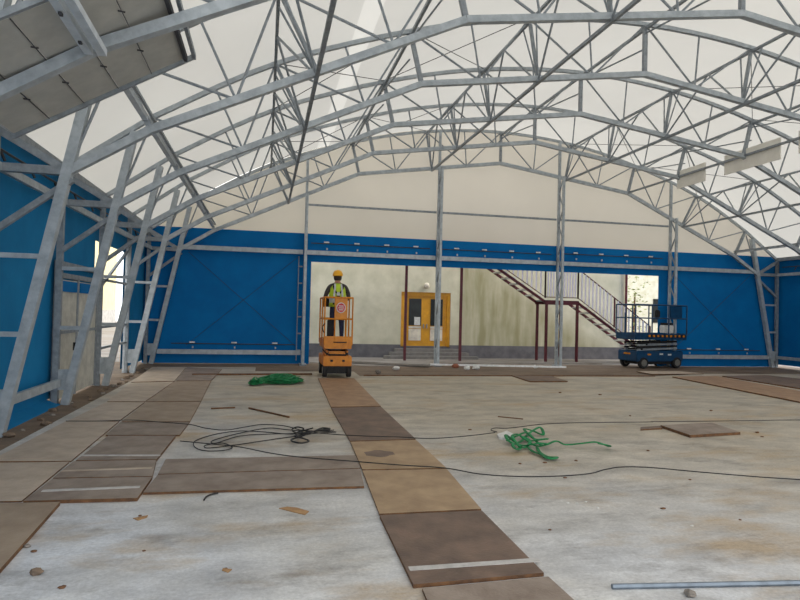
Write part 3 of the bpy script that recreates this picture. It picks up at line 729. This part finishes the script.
for x, y in ((568, 503), (577, 503.5), (586, 502), (598, 508), (692, 526)):
    stone(x, y, .012, 'tiny white chip on the slab between the metal bar and the long cable', m_white, 'paint_chip', 'debris', 'tiny white chips', .4)
for x, y, s, l in ((378, 374, .10, 'grey rubble lump on the threshold just right of the yellow lift'), (455, 368, .11, 'reddish brick lump under the white beam'), (396, 370, .09, 'pale rubble block under the left end of the white beam'),
                   (467, 370, .10, 'white rubble lump beside the brick lump under the beam'), (476, 369.5, .09, 'white rubble lump under the middle of the white beam'), (535, 368.5, .09, 'pale rubble block under the right part of the white beam')):
    stone(x, y, s, l, {'reddish': mat('brick', (150, 92, 70), None, 8, .9)}.get(l.split()[0], m_white if 'white r' in l or 'pale' in l else m_stone), z0=-.02)
rnd = random.Random(5)
for i in range(26):
    y = 7.6+i*.38; x = -2.95+rnd.uniform(-.12, .15); s = rnd.uniform(.02, .055)
    bm = bm_new(); bmesh.ops.create_icosphere(bm, subdivisions=2, radius=s)
    for v in bm.verts: k = 1+rnd.uniform(-.25, .25); v.co = V((v.co.x*k*1.3, v.co.y*k, v.co.z*k*.7))
    tag(obj('earth_clod', bm, m_dirt if i % 3 else m_stone, None, False, (x, y, -.02+s*.45)), 'brown earth clod in the strip of soil along the left wall', 'clod', 'earth clods along the left wall')
def scrap(px, label, z=.006, m=m_cardb, name='cardboard_scrap', cat='cardboard'):
    P = [at(x, y, z) for x, y in px]; c = sum(P, V())/len(P); c.z = 0; bm = bm_new()
    prism(bm, [p-c for p in P], .001, z); tag(obj(name, bm, m, None, False, (c.x, c.y, 0)), label, cat)
scrap([(279, 508), (287, 506.5), (297, 507.5), (309, 511), (305, 514.5), (292, 511.5)], 'torn piece of tan cardboard lying below the cross strip')
scrap([(133, 518), (148, 515), (147, 517), (138, 520)], 'small curled cardboard scrap in front of the left plywood strip')
scrap([(223, 568), (232, 569), (228, 572), (222, 570)], 'small tan paper scrap at lower left of the floor', m=m_cardb, name='paper_scrap', cat='paper')
scrap([(497, 434), (507, 430.5), (514, 434), (510, 438), (499, 437)], 'crumpled white paper at the left end of the green tangle', .03, m_white, 'paper_scrap', 'paper')
# stain inside tan sheet is in its own veneer
# ------------------------------------------------------------------ scissor lifts
def wheel(name, parent, c, r, w, m=m_dark):
    bm = bm_new(); lathe(bm, [(r*.6, -w/2), (r*.93, -w/2), (r, -w*.3), (r, w*.3), (r*.93, w/2), (r*.6, w/2)], 24, 'X', c)
    o = obj(name, bm, m, parent, False)
    bm = bm_new(); lathe(bm, [(r*.5, -w*.52), (r*.6, -w*.52), (r*.6, w*.52), (r*.5, w*.52)], 16, 'X', c); obj('hub', bm, m_hub, o)
    return o
def rails(t, x0, x1, y0, y1, z0, z1, m, w=.035, posts=()):
    for z in (z1, (z0+z1)/2+.05):
        for a, b in (((x0, y0, z), (x1, y0, z)), ((x0, y1, z), (x1, y1, z)), ((x0, y0, z), (x0, y1, z)), ((x1, y0, z), (x1, y1, z))):
            one('guard_rail', m, t, beam, a, b, w, n=8)
    for x, y in [(x0, y0), (x1, y0), (x0, y1), (x1, y1)] + list(posts):
        one('rail_post', m, t, beam, (x, y, z0), (x, y, z1), w, n=8)
L = thing('scissor_lift', 'small yellow scissor lift carrying the worker, seen from behind', 'scissor lift', (1.72, 14.72, .018))
one('chassis', m_yellow, L, box, (0, .62, .39), (.78, 1.22, .24), bev=.02)
one('under_tray', m_dark, L, box, (0, .62, .19), (.52, 1.16, .19))
for s in (-1, 1):
    for y in (.16, 1.08): wheel('wheel', L, (s*.325, y, .155), .155, .12)
    one('bolt_cover', m_dark, L, box, (s*.16, .008, .40), (.07, .01, .05))
L.scale = (.88, 1, 1)
for k, z in enumerate((.53, .58, .63)):
    for s in (-1, 1):
        one('scissor_arm', m_yellow if k != 1 else m_dark, L, beam, (s*.27, .1, z-.02), (s*.27, 1.15, z+.02), .05, .05)
    one('cross_tube', m_dark, L, beam, (-.3, .12+.1*k, z), (.3, .12+.1*k, z), .045, n=8)
one('scissor_cover', m_yellow, L, box, (0, .16, .585), (.44, .08, .07))
one('platform', m_yellow, L, box, (0, .64, .73), (.74, 1.3, .10), bev=.012)
for a, s in (((0, .0, .87), (.76, .03, .22)), ((0, 1.28, .83), (.76, .03, .14)), ((-.37, .64, .83), (.03, 1.27, .14)), ((.37, .64, .83), (.03, 1.27, .14))):
    one('toe_board', m_yellow, L, box, a, s)
one('slot', m_dark, L, box, (.05, -.02, .84), (.36, .01, .025))
rails(L, -.375, .375, 0, 1.28, .78, 1.90, m_yellow, .042, ((-.1, 0), (.2, 0), (-.375, .64), (.375, .64)))
one('control_box', m_dark, L, box, (-.18, 1.2, 1.78), (.3, .16, .2), bev=.02)
one('battery_box', m_dark, L, box, (-.2, .2, 1.12), (.16, .16, .5), bev=.02)
bm = bm_new(); tube(bm, crom([(-.375, -.02, 1.28), (-.43, -.03, 1.2), (-.42, -.03, 1.12), (-.38, -.02, 1.06)], 5), .03); obj('latch_loop', bm, m_dark, L)
gp = one('gate_plate', m_yellow, L, box, (.06, -.01, 1.64), (.34, .025, .48))
sg = bm_new(); lathe(sg, [(.005, -.045), (.125, -.045), (.125, -.03), (.005, -.03)], 28, 'Y', (.05, 0, 1.66)); sign = obj('sign_rim', sg, m_white, gp)
sg = bm_new(); lathe(sg, [(.003, -.052), (.105, -.052), (.105, -.04), (.003, -.04)], 28, 'Y', (.05, 0, 1.66)); obj('sign_face', sg, m_red, gp)
for z, w in ((1.70, .13), (1.655, .15), (1.61, .12)): one('sign_bar', m_white, gp, box, (.05, -.056, z), (w, .006, .018))
# ---- blue lift
a0 = at(641, 369, -.02); rz = math.radians(9)
B = thing('scissor_lift', 'dark blue scissor lift parked at the right end of the opening', 'scissor lift', (a0.x-.12, a0.y+.05, -.02), rz)
BL, BW = 1.95, .90                             # length along local x, width along local y
one('chassis', m_bluelift, B, box, (BL/2, BW/2, .40), (BL, BW, .34), bev=.03)
one('under_tray', m_dark, B, box, (BL/2, BW/2, .2), (BL-.5, BW-.2, .14))
for x in (.28, BL-.28):
    for y in (.04, BW-.04):
        bm = bm_new(); lathe(bm, [(.1, -.06), (.17, -.06), (.185, -.03), (.185, .03), (.17, .06), (.1, .06)], 24, 'Y', (x, y, .185)); w_ = obj('wheel', bm, m_dark, B)
        bm = bm_new(); lathe(bm, [(.09, -.066), (.11, -.066), (.11, .066), (.09, .066)], 16, 'Y', (x, y, .185)); obj('hub', bm, m_hub, w_)
for x, z in ((.5, .46), (1.0, .47), (1.35, .45)): one('decal', m_white if x != .5 else m_yellow, B, box, (x, -.003, z), (.14, .008, .05))
one('decal', m_yellow, B, box, (-.003, .45, .47), (.008, .3, .05))
for k in range(4):
    z = .62+k*.075
    for y in (.16, BW-.16): one('scissor_arm', m_dark if k % 2 else m_steel2, B, beam, (.15, y, z-.02), (BL-.15, y, z+.03), .05, .06)
    one('cross_tube', m_dark, B, beam, (.3+.1*k, .1, z), (.3+.1*k, BW-.1, z), .05, n=8)
PX0, PX1 = -.08, BL+.12
one('platform', m_bluelift, B, box, ((PX0+PX1)/2, BW/2, .98), (PX1-PX0, BW, .10))
for a, s in ((((PX0+PX1)/2, 0, 1.08), (PX1-PX0, .03, .13)), (((PX0+PX1)/2, BW, 1.08), (PX1-PX0, .03, .13)), ((PX0, BW/2, 1.08), (.03, BW, .13)), ((PX1, BW/2, 1.08), (.03, BW, .13))):
    one('toe_board', m_bluelift, B, box, a, s)
hz = one('hazard_stripe', m_dark, B, box, (PX0+1.28, -.02, 1.06), (1.6, .008, .08))
for k in range(9): one('yellow_stripe', m_yellow, hz, box, (PX0+.56+k*.18, -.026, 1.06), (.07, .006, .07))
rails(B, PX0, PX1, 0, BW, 1.1, 2.07, m_bluelift, .045, ((.6, 0), (1.3, 0), (.6, BW), (1.3, BW), (PX0, BW/2)))
one('control_box', m_bluelift, B, box, (1.62, .06, 1.85), (.52, .12, .40), bev=.02)
one('tool_box', m_white, B, box, (1.5, .3, 1.28), (.34, .3, .26), bev=.02)
one('tool_lid', m_dark, B, box, (1.5, .3, 1.45), (.30, .26, .08))
one('cable_reel', m_dark, B, box, (.95, .14, 1.78), (.16, .12, .26), bev=.03)
one('entry_gate', m_bluelift, B, box, (PX0-.01, BW*.5, 1.45), (.03, .06, .7))

# ------------------------------------------------------------------ the worker
def skin(name, verts, edges, radii, parent, mats, root=0, sub=2, paint=None):
    me = bpy.data.meshes.new(name); me.from_pydata([V(v) for v in verts], edges, [])
    o = bpy.data.objects.new(name, me); COL.objects.link(o)
    md = o.modifiers.new('s', 'SKIN'); md.use_smooth_shade = True
    for i, sv in enumerate(me.skin_vertices[0].data):
        r = radii[i]; sv.radius = (r, r) if not isinstance(r, tuple) else r; sv.use_root = (i == root)
    o.modifiers.new('u', 'SUBSURF').levels = sub
    bpy.context.view_layer.update()
    ev = o.evaluated_get(bpy.context.evaluated_depsgraph_get()); nm = bpy.data.meshes.new_from_object(ev)
    bpy.data.objects.remove(o); bpy.data.meshes.remove(me)
    nm.name = name
    nm.materials.clear()
    for m in mats: nm.materials.append(m)
    for p in nm.polygons:
        p.use_smooth = True; p.material_index = paint(p.center) if paint else 0
    o = bpy.data.objects.new(name, nm); COL.objects.link(o); o.parent = parent; return o
W = thing('person', 'worker in yellow helmet and high visibility vest standing on the yellow lift, back turned', 'person', (1.76, 15.45, .80), 0)
vs = [(0, 0, .93), (0, .01, 1.10), (0, .02, 1.28), (0, .03, 1.43), (0, .045, 1.52), (0, .06, 1.60), (0, .07, 1.72)]
rd = [(.155, .115), (.15, .11), (.175, .125), (.13, .095), (.062, .062), (.085, .095), (.06, .07)]
ed = [(0, 1), (1, 2), (2, 3), (3, 4), (4, 5), (5, 6)]
def addc(p, r, par):
    vs.append(p); rd.append(r); ed.append((par, len(vs)-1)); return len(vs)-1
for s in (-1, 1):
    k = addc((s*.19, .02, 1.40), .075, 3); k = addc((s*.27, .05, 1.24), .06, k); k = addc((s*.30, .10, 1.11), .052, k)
    k = addc((s*.27, .24, 1.10), .045, k); k = addc((s*.23, .36, 1.12), .034, k); h0 = addc((s*.225, .42, 1.13), (.038, .026), k)
    for j, (dx, l) in enumerate(((-.030, .066), (-.010, .075), (.010, .070), (.029, .056))):
        a = addc((s*.225+dx, .465, 1.135), .0095, h0); b = addc((s*.225+dx*1.05, .465+l*.45, 1.12), .009, a); addc((s*.225+dx*1.05, .462+l*.4, 1.085), .008, b)
    a = addc((s*.185, .425, 1.115), .011, h0); addc((s*.172, .455, 1.09), .009, a)
    k = addc((s*.10, -.01, .84), .105, 0); k = addc((s*.115, .0, .50), .072, k); k = addc((s*.12, -.02, .30), .062, k); k = addc((s*.125, -.02, .10), .05, k)
    k = addc((s*.13, .03, .055), .05, k); addc((s*.14, .15, .042), .042, k)
def paint(c):
    if abs(c.x) < .13 and c.z > 1.50: return 2
    if c.y > .37 and c.z > 1.0: return 2
    if c.z < .13: return 3
    return 1 if c.z < .95 else 0
body = skin('body', vs, ed, rd, W, [m_cloth, m_jean, m_skin, m_boot], 0, 2, paint)
# face: nose, ears, eyes, mouth on the far side of the head
bm = bm_new()
for s in (-1, 1):
    r = bmesh.ops.create_uvsphere(bm, u_segments=10, v_segments=8, radius=.028); bmesh.ops.scale(bm, vec=(.5, .7, 1.2), verts=r['verts']); bmesh.ops.translate(bm, vec=(s*.088, .06, 1.63), verts=r['verts'])
r = bmesh.ops.create_cone(bm, segments=8, radius1=.018, radius2=.006, depth=.05, cap_ends=True); bmesh.ops.rotate(bm, matrix=Matrix.Rotation(math.radians(-60), 3, 'X'), verts=r['verts']); bmesh.ops.translate(bm, vec=(0, .168, 1.63), verts=r['verts'])
obj('ears_and_nose', bm, m_skin, W, True)
for s in (-1, 1):
    bm = bm_new(); bmesh.ops.create_uvsphere(bm, u_segments=10, v_segments=8, radius=.013); bmesh.ops.translate(bm, vec=(s*.033, .147, 1.655), verts=bm.verts[:]); obj('eye', bm, m_dark, W, True)
one('mouth', m_red, W, box, (0, .150, 1.585), (.05, .012, .012))
bm = bm_new(); lathe(bm, [(.082, 1.56), (.098, 1.60), (.100, 1.66), (.09, 1.70)], 20, 'Z', (0, .052, 0)); bmesh.ops.delete(bm, geom=[f for f in bm.faces if f.calc_center_median().y > .085 or len(f.verts) > 4], context='FACES'); obj('hair', bm, m_hair, W, True)
bm = bm_new(); lathe(bm, [(.128, 1.672), (.132, 1.678), (.126, 1.70), (.118, 1.745), (.095, 1.79), (.055, 1.815), (.01, 1.822)], 24, 'Z', (0, .06, 0))
for v in bm.verts: v.co.y = .06+(v.co.y-.06)*1.14
tube(bm, [(0, -.06, 1.745), (0, -.03, 1.80), (0, .06, 1.828), (0, .15, 1.80), (0, .18, 1.745)], .03, .012)
prism(bm, [(-.1, .17), (.1, .17), (.06, .235), (-.06, .235)], 1.668, 1.68)
obj('helmet', bm, m_helmet, W, True)
# vest as a shell of rings around the torso
bm = bm_new(); rings = []
for z, a, b, cy in ((.90, .195, .155, .005), (1.0, .19, .15, .008), (1.12, .19, .145, .01), (1.24, .205, .155, .018), (1.34, .20, .15, .022), (1.43, .165, .125, .028), (1.475, .115, .095, .035)):
    rings.append([bm.verts.new((a*math.cos(2*math.pi*k/28), cy+b*math.sin(2*math.pi*k/28), z)) for k in range(28)])
for i in range(len(rings)-1):
    for k in range(28):
        z = rings[i][0].co.z; ang = abs(math.cos(2*math.pi*(k+.5)/28))
        if 1.2 < z < 1.42 and ang > .93: continue
        f = bm.faces.new((rings[i][k], rings[i][(k+1) % 28], rings[i+1][(k+1) % 28], rings[i+1][k]))
        f.material_index = 1 if i == 1 else 0
o = obj('vest', bm, [m_vest, m_silver], W, True); md = o.modifiers.new('thick', 'SOLIDIFY'); md.thickness = .012; md.offset = 1
for s in (-1, 1):
    bm = bm_new(); tube(bm, crom([(s*.12, -.085, 1.46), (s*.11, -.145, 1.36), (s*.03, -.165, 1.22), (-s*.08, -.165, 1.08), (-s*.12, -.16, .95)], 5), .038, .014, 4, (0, 1, 0)); obj('harness_strap', bm, m_dark, W)
    bm = bm_new(); tube(bm, crom([(s*.075, -.08, 1.47), (s*.085, -.15, 1.36), (s*.10, -.172, 1.2), (s*.10, -.168, 1.0)], 5), .04, .012, 4, (0, 1, 0)); obj('reflective_stripe', bm, m_silver, W)
bm = bm_new(); lathe(bm, [(.01, -.03), (.045, -.03), (.045, 0), (.01, 0)], 12, 'Y', (0, -.165, 1.22)); obj('harness_plate', bm, m_silver, W)

# ------------------------------------------------------------------ light
w = bpy.data.worlds.new('overcast'); S.world = w; w.use_nodes = True
N, Lk = w.node_tree.nodes, w.node_tree.links
N.clear(); o = N.new('ShaderNodeOutputWorld'); b = N.new('ShaderNodeBackground'); Lk.new(b.outputs[0], o.inputs[0])
b.inputs[0].default_value = (.96, .98, 1.0, 1); b.inputs[1].default_value = 2.1
sd = bpy.data.lights.new('sun', 'SUN'); sd.energy = 2.0; sd.angle = math.radians(18); sd.color = (1, .95, .84)
so = bpy.data.objects.new('sun', sd); COL.objects.link(so)
so.rotation_euler = V((-1, .5, -1)).to_track_quat('-Z', 'Y').to_euler()
S.view_settings.view_transform = 'Standard'; S.view_settings.look = 'None'; S.view_settings.exposure = 0; S.view_settings.gamma = 1
S.view_settings.use_curve_mapping = False
S.cycles.use_denoising = True
S.cycles.max_bounces = 10; S.cycles.diffuse_bounces = 6; S.cycles.transmission_bounces = 6
